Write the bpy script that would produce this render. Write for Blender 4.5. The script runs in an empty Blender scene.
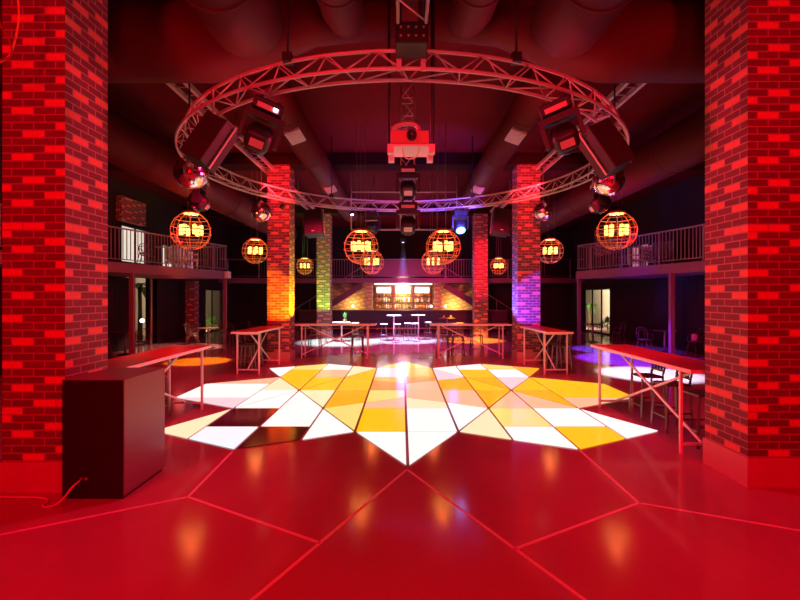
import bpy, bmesh, math, random
from mathutils import Vector, Matrix, Euler
random.seed(7)
PI = math.pi
S = bpy.context.scene
C = S.collection
H = 1.9            # camera height
F = 440.0          # focal length in pixels of the 800 px wide frame
AX = 0.065         # axis of symmetry of the hall

# ------------------------------------------------------------------ materials
def mat(name, col, rough=0.5, metal=0.0, emit=None, estr=1.0, noise=0.0, nscale=4.0, spec=0.5, rnoise=0.0):
    m = bpy.data.materials.new(name); m.use_nodes = True
    nt = m.node_tree; b = nt.nodes['Principled BSDF']
    b.inputs['Base Color'].default_value = (*col, 1)
    b.inputs['Roughness'].default_value = rough
    b.inputs['Metallic'].default_value = metal
    b.inputs['Specular IOR Level'].default_value = spec
    if emit:
        b.inputs['Emission Color'].default_value = (*emit, 1)
        b.inputs['Emission Strength'].default_value = estr
    if noise or rnoise:
        tc = nt.nodes.new('ShaderNodeTexCoord'); nz = nt.nodes.new('ShaderNodeTexNoise')
        nz.inputs['Scale'].default_value = nscale; nz.inputs['Detail'].default_value = 6
        nt.links.new(tc.outputs['Object'], nz.inputs['Vector'])
        if noise:
            mx = nt.nodes.new('ShaderNodeMix'); mx.data_type = 'RGBA'
            mx.inputs['A'].default_value = (*[c * (1 - noise) for c in col], 1)
            mx.inputs['B'].default_value = (*[min(1, c * (1 + noise)) for c in col], 1)
            nt.links.new(nz.outputs['Fac'], mx.inputs['Factor'])
            nt.links.new(mx.outputs['Result'], b.inputs['Base Color'])
        if rnoise:
            mr = nt.nodes.new('ShaderNodeMapRange')
            mr.inputs['To Min'].default_value = max(0.03, rough - rnoise); mr.inputs['To Max'].default_value = rough + rnoise
            nt.links.new(nz.outputs['Fac'], mr.inputs['Value'])
            nt.links.new(mr.outputs['Result'], b.inputs['Roughness'])
    return m

def brick_mat(name, dark, light, mortar, thr=0.74):
    m = bpy.data.materials.new(name); m.use_nodes = True
    nt = m.node_tree; N = nt.nodes; L = nt.links; b = N['Principled BSDF']
    uv = N.new('ShaderNodeTexCoord')
    def bt():
        t = N.new('ShaderNodeTexBrick'); t.offset = 0.5; t.offset_frequency = 2; t.squash = 1
        t.inputs['Scale'].default_value = 1; t.inputs['Mortar Size'].default_value = 0.0065
        t.inputs['Mortar Smooth'].default_value = 0.1; t.inputs['Bias'].default_value = 0
        t.inputs['Brick Width'].default_value = 0.2135; t.inputs['Row Height'].default_value = 0.0747
        t.inputs['Color1'].default_value = (0, 0, 0, 1); t.inputs['Color2'].default_value = (1, 1, 1, 1)
        t.inputs['Mortar'].default_value = (0, 0, 0, 1)
        L.new(uv.outputs['UV'], t.inputs['Vector']); return t
    t = bt()
    def mth(op, a, b=None):
        n = N.new('ShaderNodeMath'); n.operation = op
        for i_, v in enumerate((a, b)):
            if v is None: continue
            if isinstance(v, (int, float)): n.inputs[i_].default_value = v
            else: L.new(v, n.inputs[i_])
        return n.outputs[0]
    sx = N.new('ShaderNodeSeparateXYZ'); L.new(uv.outputs['UV'], sx.inputs[0])
    row = mth('FLOOR', mth('DIVIDE', sx.outputs['Y'], 0.0747))
    even = mth('SUBTRACT', 1.0, mth('FLOORED_MODULO', row, 2.0))
    colm = mth('FLOOR', mth('DIVIDE', mth('ADD', sx.outputs['X'], mth('MULTIPLY', even, 0.10675)), 0.2135))
    p2 = mth('SUBTRACT', mth('MULTIPLY', colm, 2.0), even)
    hsh = mth('FRACT', mth('ADD', mth('ADD', mth('MULTIPLY', p2, 0.397), mth('MULTIPLY', row, 0.834)), mth('MULTIPLY', t.outputs['Color'], 0.12)))
    r = N.new('ShaderNodeValToRGB'); r.color_ramp.interpolation = 'CONSTANT'
    e = r.color_ramp.elements
    e[0].position = 0; e[0].color = (*light, 1)
    e[1].position = 1 - thr; e[1].color = (*dark, 1)
    k = r.color_ramp.elements.new(0.6); k.color = (dark[0] * 1.2, dark[1] * 1.1, dark[2] * 1.1, 1)
    L.new(hsh, r.inputs['Fac'])
    nz = N.new('ShaderNodeTexNoise'); nz.inputs['Scale'].default_value = 40; nz.inputs['Detail'].default_value = 4
    L.new(uv.outputs['UV'], nz.inputs['Vector'])
    mr = N.new('ShaderNodeMapRange'); mr.inputs['To Min'].default_value = 0.75; mr.inputs['To Max'].default_value = 1.25
    L.new(nz.outputs['Fac'], mr.inputs['Value'])
    mul = N.new('ShaderNodeMix'); mul.data_type = 'RGBA'; mul.blend_type = 'MULTIPLY'; mul.inputs['Factor'].default_value = 1
    L.new(r.outputs['Color'], mul.inputs['A']); L.new(mr.outputs['Result'], mul.inputs['B'])
    mx = N.new('ShaderNodeMix'); mx.data_type = 'RGBA'
    L.new(t.outputs['Fac'], mx.inputs['Factor']); L.new(mul.outputs['Result'], mx.inputs['A'])
    mx.inputs['B'].default_value = (*mortar, 1)
    L.new(mx.outputs['Result'], b.inputs['Base Color'])
    b.inputs['Roughness'].default_value = 0.75
    bp = N.new('ShaderNodeBump'); bp.inputs['Strength'].default_value = 0.5; bp.inputs['Distance'].default_value = 0.006
    bp.invert = True
    L.new(t.outputs['Fac'], bp.inputs['Height']); L.new(bp.outputs['Normal'], b.inputs['Normal'])
    return m

M = {}
M['floor'] = mat('polished_concrete', (0.42, 0.21, 0.245), 0.12, noise=0.2, nscale=0.9, rnoise=0.04, spec=0.5)
M['line'] = mat('painted_line', (0.85, 0.80, 0.80), 0.4)
M['brick'] = brick_mat('clinker_brick', (0.15, 0.045, 0.06), (0.72, 0.17, 0.12), (0.42, 0.23, 0.25), 0.79)
M['tanbrick'] = brick_mat('tan_brick', (0.42, 0.24, 0.11), (0.72, 0.52, 0.26), (0.6, 0.45, 0.3))
M['plinth'] = mat('plinth_render', (0.55, 0.3, 0.27), 0.6, noise=0.1, nscale=6)
M['ceiling'] = mat('dark_ceiling', (0.10, 0.005, 0.010), 0.9, noise=0.2, nscale=1.5, spec=0.1)
M['beam'] = mat('beam_paint', (0.025, 0.004, 0.006), 0.9, spec=0.1)
M['duct'] = mat('duct_paint', (0.085, 0.004, 0.009), 0.6, noise=0.2, nscale=2.0, spec=0.2)
M['wall'] = mat('dark_wall', (0.018, 0.009, 0.010), 0.85, noise=0.3, nscale=1.0)
M['cabinet'] = mat('worn_grey_paint', (0.20, 0.135, 0.16), 0.35, noise=0.15, nscale=30)
M['gold'] = mat('gold_panel', (0.55, 0.38, 0.16), 0.35, 0.3, noise=0.3, nscale=15)
M['black'] = mat('black_paint', (0.012, 0.01, 0.012), 0.45)
M['blackbox'] = mat('black_textured_paint', (0.016, 0.014, 0.016), 0.5, noise=0.2, nscale=60)
M['alu'] = mat('aluminium_tube', (0.62, 0.44, 0.46), 0.42, 0.25)
M['white'] = mat('white_powder_coat', (0.85, 0.8, 0.8), 0.4)
M['redtop'] = mat('red_laminate', (0.50, 0.02, 0.022), 0.28, noise=0.12, nscale=5)
M['stool'] = mat('dark_gunmetal', (0.20, 0.14, 0.14), 0.35, 0.6)
M['wood'] = mat('dark_wood', (0.11, 0.05, 0.035), 0.45, noise=0.3, nscale=12)
M['steel'] = mat('grey_steel', (0.30, 0.24, 0.26), 0.5, 0.3)
M['fascia'] = mat('fascia_paint', (0.20, 0.06, 0.10), 0.55)
M['copper'] = mat('copper_wire', (0.85, 0.36, 0.18), 0.4, 0.4)
M['bulb'] = mat('candle_bulb', (0.9, 0.6, 0.2), 0.4, emit=(1.0, 0.58, 0.12), estr=3.2)
M['capglow'] = mat('lamp_underlight', (0.9, 0.6, 0.4), 0.4, emit=(1.0, 0.50, 0.16), estr=3.0)
M['cap'] = mat('red_lamp_cap', (0.55, 0.05, 0.03), 0.4)
M['mirror'] = mat('mirror_tile', (0.95, 0.92, 0.95), 0.13, 1.0)
M['lens'] = mat('fixture_lens', (0.03, 0.03, 0.04), 0.08, spec=0.8)
M['lenslit'] = mat('lit_lens', (0.8, 0.8, 0.9), 0.1, emit=(0.75, 0.8, 1.0), estr=5)
M['lensblue'] = mat('blue_lit_lens', (0.1, 0.2, 0.8), 0.1, emit=(0.06, 0.3, 1.0), estr=14)
M['projector'] = mat('projector_shell', (0.7, 0.2, 0.2), 0.5)
M['screen'] = mat('lit_screen', (0.8, 0.8, 0.8), 0.3, emit=(1, 1, 0.97), estr=3.0)
M['strip'] = mat('led_strip', (0.9, 0.9, 0.9), 0.3, emit=(1, 0.92, 0.85), estr=3.0)
M['glass'] = mat('bottle_glass', (0.16, 0.22, 0.08), 0.08, spec=0.7)
M['amber'] = mat('amber_glass', (0.65, 0.30, 0.05), 0.08, spec=0.7)
M['clearg'] = mat('clear_glass_bottle', (0.75, 0.75, 0.7), 0.08, spec=0.7)
M['cream'] = mat('cream_wall', (0.75, 0.62, 0.42), 0.7, noise=0.1)
M['leaf'] = mat('green_leaf', (0.12, 0.26, 0.05), 0.5, noise=0.4, nscale=9)
M['bark'] = mat('palm_trunk', (0.22, 0.13, 0.07), 0.9, noise=0.4, nscale=20)
M['winlit'] = mat('daylit_blind', (0.9, 0.85, 0.75), 0.6, emit=(1.0, 0.90, 0.75), estr=0.9)
M['winpink'] = mat('daylit_pink_curtain', (0.8, 0.5, 0.6), 0.7, emit=(1.0, 0.42, 0.58), estr=0.5)
M['curtain'] = mat('black_curtain', (0.016, 0.010, 0.012), 0.9)
M['cable'] = mat('pale_cable', (0.8, 0.7, 0.62), 0.5)
M['dcable'] = mat('dark_red_cable', (0.35, 0.05, 0.05), 0.5)
M['orange'] = mat('orange_cable', (0.9, 0.45, 0.12), 0.5)
M['counter'] = mat('bar_front', (0.05, 0.03, 0.05), 0.5)
M['tablewhite'] = mat('white_table_top', (0.82, 0.82, 0.82), 0.35)
M['planter'] = mat('clay_planter', (0.3, 0.14, 0.08), 0.7)
M['cushion'] = mat('pink_cushion', (0.6, 0.2, 0.3), 0.8)
g = bpy.data.materials.new('window_glass'); g.use_nodes = True
gb = g.node_tree.nodes['Principled BSDF']; gb.inputs['Transmission Weight'].default_value = 1.0
gb.inputs['Roughness'].default_value = 0.0; gb.inputs['IOR'].default_value = 1.05
M['pane'] = g

PANEL = {
 'W': ('white light panel', (1.0, 0.97, 0.93), 1.03),
 'B': ('cool white light panel', (0.8, 0.94, 1.0), 1.0),
 'C': ('cream light panel', (1.0, 0.85, 0.52), 1.0),
 'K': ('pinkish white light panel', (1.0, 0.68, 0.74), .97),
 'P': ('peach light panel', (1.0, 0.52, 0.30), 1.0),
 'L': ('pale yellow light panel', (1.0, 0.74, 0.2), 1.0),
 'Y': ('yellow light panel', (1.0, 0.56, 0.004), 1.0),
 'D': ('amber light panel', (1.0, 0.45, 0.006), 1.0),
 'O': ('orange light panel', (1.0, 0.33, 0.05), 0.95),
}
for k, (n, c, s) in PANEL.items():
    M['panel' + k] = mat(n.replace(' ', '_'), (0.25, 0.25, 0.25), 0.15, emit=c, estr=s)
M['paneloff'] = mat('unlit_panel_glass', (0.10, 0.07, 0.08), 0.12, spec=0.7)
M['panelframe'] = mat('panel_frame', (0.20, 0.03, 0.04), 0.4)

# ------------------------------------------------------------------ mesh builder
class MB:
    def __init__(s):
        s.bm = bmesh.new(); s.uv = s.bm.loops.layers.uv.new('UVMap')
    def box(s, x0, y0, z0, x1, y1, z1, rot=None, piv=None):
        pts = [(x0,y0,z0),(x1,y0,z0),(x1,y1,z0),(x0,y1,z0),(x0,y0,z1),(x1,y0,z1),(x1,y1,z1),(x0,y1,z1)]
        if rot is not None:
            p = Vector(piv) if piv else Vector(((x0+x1)/2,(y0+y1)/2,(z0+z1)/2))
            pts = [tuple(rot @ (Vector(q) - p) + p) for q in pts]
        v = [s.bm.verts.new(q) for q in pts]
        for f in ((0,3,2,1),(4,5,6,7),(0,1,5,4),(1,2,6,5),(2,3,7,6),(3,0,4,7)):
            fc = s.bm.faces.new([v[i] for i in f])
            n = fc.normal; fc.normal_update(); n = fc.normal
            for l in fc.loops:
                c = l.vert.co
                if abs(n.z) > .7: l[s.uv].uv = (c.x, c.y)
                elif abs(n.y) > .7: l[s.uv].uv = (c.x, c.z)
                else: l[s.uv].uv = (c.y + .1, c.z)
        return s
    def beam(s, a, b, w, h):
        """rectangular bar between two points"""
        a = Vector(a); b = Vector(b); d = b - a
        q = d.to_track_quat('Y', 'Z').to_matrix()
        ln = d.length
        r = []
        for (x, z) in ((-w/2,-h/2),(w/2,-h/2),(w/2,h/2),(-w/2,h/2)):
            r.append((a + q @ Vector((x,0,z)), a + q @ Vector((x,ln,z))))
        va = [s.bm.verts.new(p[0]) for p in r]; vb = [s.bm.verts.new(p[1]) for p in r]
        s.bm.faces.new(va); s.bm.faces.new(vb[::-1])
        for i in range(4):
            j = (i+1) % 4; s.bm.faces.new((va[i], vb[i], vb[j], va[j]))
        return s
    def tube(s, pts, r, n=8, closed=False, cap=True):
        pts = [Vector(p) for p in pts]; m = len(pts)
        rr = r if isinstance(r, (list, tuple)) else [r]*m
        rings = []; up = None
        for i, p in enumerate(pts):
            if closed: t = pts[(i+1) % m] - pts[i-1]
            else: t = pts[min(i+1, m-1)] - pts[max(i-1, 0)]
            t.normalize()
            if up is None:
                up = Vector((0,0,1)) if abs(t.z) < .9 else Vector((1,0,0))
            x = t.cross(up); x.normalize(); u = x.cross(t); u.normalize(); up = u
            rings.append([s.bm.verts.new(p + x*math.cos(2*PI*k/n)*rr[i] + u*math.sin(2*PI*k/n)*rr[i]) for k in range(n)])
        for i in range(m if closed else m-1):
            A = rings[i]; B = rings[(i+1) % m]
            for k in range(n):
                f = s.bm.faces.new((A[k], A[(k+1)%n], B[(k+1)%n], B[k])); f.smooth = True
        if not closed and cap:
            s.bm.faces.new(rings[0][::-1]); s.bm.faces.new(rings[-1])
        return s
    def lathe(s, prof, n=24, cx=0, cy=0, smooth=True):
        """profile of (r, z) turned about z"""
        rings = []
        for (r, z) in prof:
            if r < 1e-5: rings.append([s.bm.verts.new((cx, cy, z))])
            else: rings.append([s.bm.verts.new((cx + r*math.cos(2*PI*k/n), cy + r*math.sin(2*PI*k/n), z)) for k in range(n)])
        for A, B in zip(rings, rings[1:]):
            for k in range(n):
                j = (k+1) % n
                if len(A) == 1 and len(B) == 1: continue
                if len(A) == 1: f = s.bm.faces.new((A[0], B[j], B[k]))
                elif len(B) == 1: f = s.bm.faces.new((A[k], A[j], B[0]))
                else: f = s.bm.faces.new((A[k], A[j], B[j], B[k]))
                f.smooth = smooth
        for R, fl in ((rings[0], True), (rings[-1], False)):
            if len(R) > 2: s.bm.faces.new(R[::-1] if fl else R)
        return s
    def prism(s, poly, z0, z1):
        n = len(poly)
        a = sum(poly[i][0]*poly[(i+1)%n][1]-poly[(i+1)%n][0]*poly[i][1] for i in range(n))
        if a < 0: poly = poly[::-1]
        b = [s.bm.verts.new((x,y,z0)) for x,y in poly]; t = [s.bm.verts.new((x,y,z1)) for x,y in poly]
        s.bm.faces.new(b[::-1]); s.bm.faces.new(t)
        for i in range(n):
            j = (i+1)%n; s.bm.faces.new((b[i], b[j], t[j], t[i]))
        return s
    def sphere(s, c, r, u=16, v=10, sc=(1,1,1), smooth=True):
        mt = Matrix.Translation(c) @ Matrix.Diagonal((*sc,1))
        res = bmesh.ops.create_uvsphere(s.bm, u_segments=u, v_segments=v, radius=r, matrix=mt)
        for vv in res['verts']:
            for f in vv.link_faces: f.smooth = smooth
        return s
    def xform(s, mtx):
        bmesh.ops.transform(s.bm, matrix=mtx, verts=s.bm.verts); return s
    def bevel(s, w, seg=2):
        bmesh.ops.bevel(s.bm, geom=list(s.bm.edges), offset=w, segments=seg, affect='EDGES', profile=0.5); return s
    def build(s, name, m, parent=None, loc=None, rot=None):
        bmesh.ops.recalc_face_normals(s.bm, faces=s.bm.faces)
        me = bpy.data.meshes.new(name); s.bm.to_mesh(me); s.bm.free()
        o = bpy.data.objects.new(name, me); C.objects.link(o)
        me.materials.append(M[m] if isinstance(m, str) else m)
        if parent: o.parent = parent
        if loc is not None: o.location = loc
        if rot is not None: o.rotation_euler = rot
        return o

def tag(o, label=None, cat=None, group=None, kind=None):
    if label: o['label'] = label
    if cat: o['category'] = cat
    if group: o['group'] = group
    if kind: o['kind'] = kind
    return o
def thing(name, label, cat, loc=(0,0,0), rot=(0,0,0), group=None):
    o = bpy.data.objects.new(name, None); C.objects.link(o); o.empty_display_size = .1
    o.location = loc; o.rotation_euler = rot
    return tag(o, label, cat, group)
def dup(root, loc, rot, label, group=None):
    r = root.copy(); C.objects.link(r); r.location = loc; r.rotation_euler = rot; r['label'] = label
    if group: r['group'] = group
    for ch in list(root.children):
        c = ch.copy(); C.objects.link(c); c.parent = r
        for gch in ch.children:
            d = gch.copy(); C.objects.link(d); d.parent = c
    return r
def struct(o, label=None, cat=None):
    return tag(o, label, cat, kind='structure')
def light(kind, loc, energy, col, size=0.5, target=None, spot=60, blend=0.5, name='lamp_light', sy=None):
    l = bpy.data.lights.new(name, kind); l.energy = energy; l.color = col
    if kind == 'AREA':
        l.size = size
        if sy: l.shape = 'RECTANGLE'; l.size_y = sy
    elif kind in ('POINT', 'SPOT'): l.shadow_soft_size = size
    if kind == 'SPOT': l.spot_size = math.radians(spot); l.spot_blend = blend
    o = bpy.data.objects.new(name, l); C.objects.link(o); o.location = loc
    if target is not None:
        o.rotation_euler = (Vector(target) - Vector(loc)).to_track_quat('-Z', 'Y').to_euler()
    return o

# ------------------------------------------------------------------ the setting
struct(MB().box(-10.2, -3, -.2, 10.2, 26.2, 0).build('floor', 'floor'), 'glossy concrete floor of the hall washed in red light', 'floor')
struct(MB().box(-10.2, -3, 6.0, 10.2, 27, 6.2).build('ceiling', 'ceiling'), 'dark red painted ceiling above the ducts', 'ceiling')

WL = []   # left wall with openings (Y0,Y1,Z0,Z1)
def wall_with_openings(name, x0, x1, ops, label):
    mb = MB(); ys = sorted({-3, 26.2} | {o[0] for o in ops} | {o[1] for o in ops})
    for a, b in zip(ys, ys[1:]):
        cover = sorted([(o[2], o[3]) for o in ops if o[0] <= a + 1e-6 and o[1] >= b - 1e-6])
        z = 0
        for c0, c1 in cover:
            if c0 > z: mb.box(x0, a, z, x1, b, c0)
            z = c1
        if z < 6: mb.box(x0, a, z, x1, b, 6)
    return struct(mb.build(name, 'wall'), label, 'wall')
L_OPS = [(15.95, 17.5, 0.0, 2.68), (22.2, 24.6, 0.0, 2.25), (15.7, 17.6, 3.1, 4.5), (18.4, 21.7, 3.0, 4.1)]
R_OPS = [(21.2, 24.4, 0.0, 2.28), (17.9, 20.1, 3.0, 4.1)]
wall_with_openings('wall_left', -10.2, -10.0, L_OPS, 'dark left wall with glazed openings to the garden')
wall_with_openings('wall_right', 10.0, 10.2, R_OPS, 'dark right wall with glazed opening to the garden')
struct(MB().box(-10.2, 26.0, 0, 10.2, 26.2, 6).build('wall_back', 'wall'), 'dark rear wall behind the bar', 'wall')

def window(n, x, y0, y1, z0, z1, nm, panes=2, blind=None, lab=''):
    w = thing('window_%d' % n, lab, 'window', (x, (y0+y1)/2, z0)); w['kind'] = 'structure'
    hy = (y1-y0)/2; hz = z1-z0
    f = MB()
    for (a, b) in ((-hy, -hy+.05), (hy-.05, hy)): f.box(-.05, a, 0, .05, b, hz)
    f.box(-.05, -hy+.05, 0, .05, hy-.05, .06).box(-.05, -hy+.05, hz-.06, .05, hy-.05, hz)
    for k in range(1, panes):
        y = -hy + 2*hy*k/panes; f.box(-.03, y-.025, .06, .03, y+.025, hz-.06)
    f.build('window_frame', 'black', w)
    MB().box(-.006, -hy+.05, .06, .006, hy-.05, hz-.06).build('glass_pane', 'pane', w)
    return w
window(1, -10.1, 15.95, 17.5, 0.0, 2.68, 'g', 1, lab='tall glazed opening under the left balcony showing a palm')
window(2, -10.1, 22.2, 24.6, 0.0, 2.25, 'g', 2, lab='glazed door opening at the far end of the left wall')
window(3, 10.1, 21.2, 24.4, 0.0, 2.28, 'g', 3, lab='glazed door opening under the right balcony')
window(4, -10.1, 15.7, 17.6, 3.1, 4.5, 'g', 2, lab='upper window on the left balcony behind the dark chair')
window(5, -10.1, 18.4, 21.7, 3.0, 4.1, 'g', 3, lab='wide upper window on the left balcony behind the sofa')
window(6, 10.1, 17.9, 20.1, 3.0, 4.1, 'g', 3, lab='upper window with pink light on the right balcony')
def blind(x, y0, y1, z0, z1, m, lab, nm='window_blind'):
    mb = MB(); n = int((y1-y0)/.12)
    for k in range(n):
        a = y0 + (y1-y0)*k/n; b = y0 + (y1-y0)*(k+1)/n
        mb.box(x-.02 + .02*(k % 2), a+.004, z0, x + .02*(k % 2), b-.004, z1)
    return tag(mb.build(nm, m), lab, 'blind')
blind(-10.3, 15.7, 17.6, 3.1, 4.5, 'winlit', 'bright pale blind in the upper left window nearest the camera')
blind(-10.3, 18.4, 20.0, 3.0, 4.1, 'winlit', 'cream blind in the wide upper left window')
blind(-10.3, 20.05, 21.7, 3.0, 4.1, 'winpink', 'pink lit blind in the wide upper left window')
blind(10.32, 17.9, 20.1, 3.0, 4.1, 'winpink', 'pink lit blind in the upper right window')

struct(MB().box(-10.21,17.5,0,-9.99,17.62,2.68).build('trim_7','cream'),'pale tan board standing for the lit reveal at the right of the garden opening','trim')  # board's pale colour stands in for light falling on the jamb
# brick piers
def pillar(n, x0, x1, y0, lab):
    p = thing('pillar_%d' % n, lab, 'pillar', ((x0+x1)/2, y0+.31, 0)); p['kind'] = 'structure'
    w = (x1-x0)/2
    b = MB().box(-w, -.31, .29, w, .31, 6.0 if n < 3 else 5.66); b.build('brick_shaft', 'brick', p)
    MB().box(-w-.015, -.325, 0, w+.015, .325, .29).build('plinth', 'plinth', p)
    return p
pillar(1, -3.88, -3.27, 4.27, 'large brick pillar at the left edge behind the black speaker box')
pillar(2, 3.44, 4.06, 4.377, 'large brick pillar at the right edge beside the red bar table')
pillar(3, -3.85, -3.22, 12.57, 'brick pillar lit yellow at its foot, left of the dance floor')
pillar(4, 3.30, 3.95, 12.57, 'brick pillar lit blue and violet at its foot, right of the dance floor')
pillar(5, -3.88, -3.27, 20.0, 'farther brick pillar lit green, left of the bar')
pillar(6, 3.30, 3.90, 20.0, 'farther brick pillar lit red, right of the bar')

for y, lab in ((12.6, 'dark ceiling beam over the middle pillars'), (20.0, 'dark ceiling beam over the far pillars')):
    struct(MB().box(-10, y-.03, 5.66, 10, y+.6, 6.0).build('ceiling_beam', 'beam'), lab, 'beam')

# painted floor lines (measured on the floor plane)
def G(x, y):
    d = H*F/(y-296.0); return ((x-402.0)*d/F, d)
def floor_line(n, pts, lab, w=.028):
    mb = MB()
    P = [G(*p) for p in pts]
    for a, b in zip(P, P[1:]):
        v = Vector((b[0]-a[0], b[1]-a[1])).normalized(); nn = Vector((-v.y, v.x))*w/2
        mb.prism([(a[0]+nn.x,a[1]+nn.y),(b[0]+nn.x,b[1]+nn.y),(b[0]-nn.x,b[1]-nn.y),(a[0]-nn.x,a[1]-nn.y)], 0, .0025)
    return struct(mb.build('trim_%d' % n, 'line'), lab, 'floor line')
floor_line(1, [(407,469.5),(320,543),(226,622)], 'pale line on the floor running front left from the star tip')
floor_line(2, [(407,469.5),(515,549),(620,626)], 'pale line on the floor running front right from the star tip')
floor_line(3, [(320,543),(188,497)], 'short pale line on the floor joining the left lines')
floor_line(4, [(232,452),(188,497),(-60,547)], 'bent pale line on the floor in front of the black speaker box')
floor_line(5, [(515,549),(639,503)], 'short pale line on the floor joining the right lines')
floor_line(6, [(580,450.5),(639,503),(860,541)], 'bent pale line on the floor in front of the right pillar')

# ------------------------------------------------------------------ illuminated dance floor
KX = [0, .722, 1.395, 2.13, 2.91, 3.55]
CY = 8.84
df = thing('dance_floor', 'star shaped dance floor of glowing white and yellow panels', 'dance floor', (AX, CY, 0))
def vk(k, d):
    a = abs(k); sg = -1 if k < 0 else 1
    if a in (0,1,2,3,4,5): x = KX[int(a)]
    else: x = a
    return (sg*x, d - CY)
TIP = 4.30
def panels(sg, tbl):
    for pts, colr, unl in tbl:
        poly = []
        for (k, d) in pts:
            x = KX[k] if isinstance(k, int) else k
            poly.append((sg*x, d-CY))
        yield poly, colr
R62 = 6.14; a74 = 7.42; a88 = 8.84; a102 = 10.26; a115 = 11.54
def kite(front):
    m = (lambda d: d) if front else (lambda d: 2*CY - d)
    return [
     [(1,m(6.14)),(2,m(7.42)),(2,m(5.78))],
     [(2,m(7.42)),(3,m(7.42)),(3,m(6.38)),(2,m(6.38))],
     [(2,m(6.38)),(3,m(6.38)),(3,m(5.42)),(2,m(5.78))],
     [(3,m(7.42)),(4,m(7.42)),(4,m(6.38)),(3,m(6.38))],
     [(3,m(6.38)),(4,m(6.38)),(4,m(5.83)),(3,m(5.42))],
     [(4,m(7.42)),(5,m(6.17)),(4,m(5.83))],
     [(3,m(8.84)),(3,m(7.42)),(2,m(7.42))],
     [(3,m(8.84)),(4,m(7.42)),(3,m(7.42))]]
SIDE = [[(4,10.26),(TIP,9.49),(4,9.49)], [(4,9.49),(TIP,9.49),(TIP,8.84),(4,8.84)],
        [(4,8.84),(TIP,8.84),(TIP,8.19),(4,8.19)], [(4,8.19),(TIP,8.19),(4,7.42)],
        [(3,8.84),(4,10.26),(4,8.84)], [(3,8.84),(4,8.84),(4,7.42)]]
MID = [[(0,4.86),(1,6.14),(0,6.14)], [(0,6.14),(1,6.14),(1,7.42),(0,7.42)],
       [(0,7.42),(1,7.42),(1,7.82),(0,8.2)], [(0,8.2),(1,7.82),(1,8.84),(0,8.84)],
       [(0,8.84),(1,8.84),(1,9.87),(0,9.5)], [(0,9.5),(1,9.87),(1,10.26),(0,10.26)],
       [(0,10.26),(1,10.26),(1,11.54),(0,11.54)], [(0,11.54),(1,11.54),(0,12.8)],
       [(1,6.14),(2,7.42),(1,7.82)], [(1,7.82),(2,7.42),(2,8.84),(1,8.84)],
       [(1,8.84),(2,8.84),(2,10.26),(1,9.87)], [(1,9.87),(2,10.26),(1,11.54)],
       [(2,7.42),(3,8.84),(2,8.84)], [(2,8.84),(3,8.84),(2,10.26)]]
COL = {
 1:  dict(f='C L W W Y W P P'.split(), b='W Y W W L D D K'.split(), s='Y Y Y P Y D'.split(),
          m='W W C P P O D Y W P D K D Y'.split()),
 -1: dict(f='W W x x B C W W'.split(), b='C P W Y L W Y Y'.split(), s='P W W K C W'.split(),
          m='W Y P L O D K Y L D Y Y C Y'.split()),
}
def inset(poly, w):
    n = len(poly)
    a = sum(poly[i][0]*poly[(i+1)%n][1]-poly[(i+1)%n][0]*poly[i][1] for i in range(n))
    if a < 0: poly = poly[::-1]
    out = []
    for i in range(n):
        p0, p1, p2 = Vector(poly[i-1]), Vector(poly[i]), Vector(poly[(i+1)%n])
        d1 = (p1-p0).normalized(); d2 = (p2-p1).normalized()
        n1 = Vector((-d1.y, d1.x)); n2 = Vector((-d2.y, d2.x))
        q = n1 + n2; k = q.length_squared
        off = q*(2*w/k) if k > 1e-6 else n1*w
        if off.length > 5*w: off = off.normalized()*5*w
        out.append((p1.x+off.x, p1.y+off.y))
    return out
fr = MB()
allp = []
for sg in (1, -1):
    c = COL[sg]
    for tbl, cs in ((kite(True), c['f']), (kite(False), c['b']), (SIDE, c['s']), (MID, c['m'])):
        for pts, col in zip(tbl, cs):
            poly = [(sg*(KX[k] if isinstance(k, int) else k), d-CY) for k, d in pts]
            allp.append((poly, col))
for poly, col in allp: fr.prism(inset(poly, -.012), 0, .004)
fr.build('panel_frame', 'panelframe', df)
for poly, col in allp:
    o = MB().prism(inset(poly, .019), .004, .012).build('light_panel', 'paneloff' if col == 'x' else 'panel'+col, df)
    o['label'] = 'unlit dark glass panel' if col == 'x' else PANEL[col][0]

def smooth(pts, n=6):
    P_ = [Vector(p) for p in pts]; out = []
    for i in range(len(P_)-1):
        a, b, c, d = P_[max(0,i-1)], P_[i], P_[i+1], P_[min(len(P_)-1,i+2)]
        for k in range(n):
            t = k/n
            out.append(.5*((2*b)+(c-a)*t+(2*a-5*b+4*c-d)*t*t+(3*b-a-3*c+d)*t**3))
    out.append(P_[-1]); return out
# ------------------------------------------------------------------ subwoofer box and its cable
sub = thing('speaker_box', 'tall speaker box with black back panel standing on the floor beside the left pillar', 'speaker', (-2.88, 4.45, 0))
MB().box(-.29, -.35, .03, .29, .36, 1.12).bevel(.006, 1).build('cabinet', 'cabinet', sub)
tag(MB().box(-.284, -.353, .036, .284, -.3495, 1.114).build('back_panel', 'black', sub), 'black back panel')
MB().box(-.27, -.33, 0, .27, .34, .03).build('base', 'black', sub)
gm = MB()
gm.box(-.27, .361, .06, .27, .372, 1.09); gm.build('front_grille', 'black', sub)
pl = MB().box(-.13, -.358, .14, -.03, -.35, .24).build('connector_plate', 'black', sub)
for x in (-.1, -.055):
    MB().lathe([(.0,0),(.014,0),(.016,.006),(.009,.012),(0,.012)], 12).xform(Matrix.Translation((x,-.358,.2)) @ Matrix.Rotation(PI/2,4,'X')).build('socket', 'steel', pl)
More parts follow.
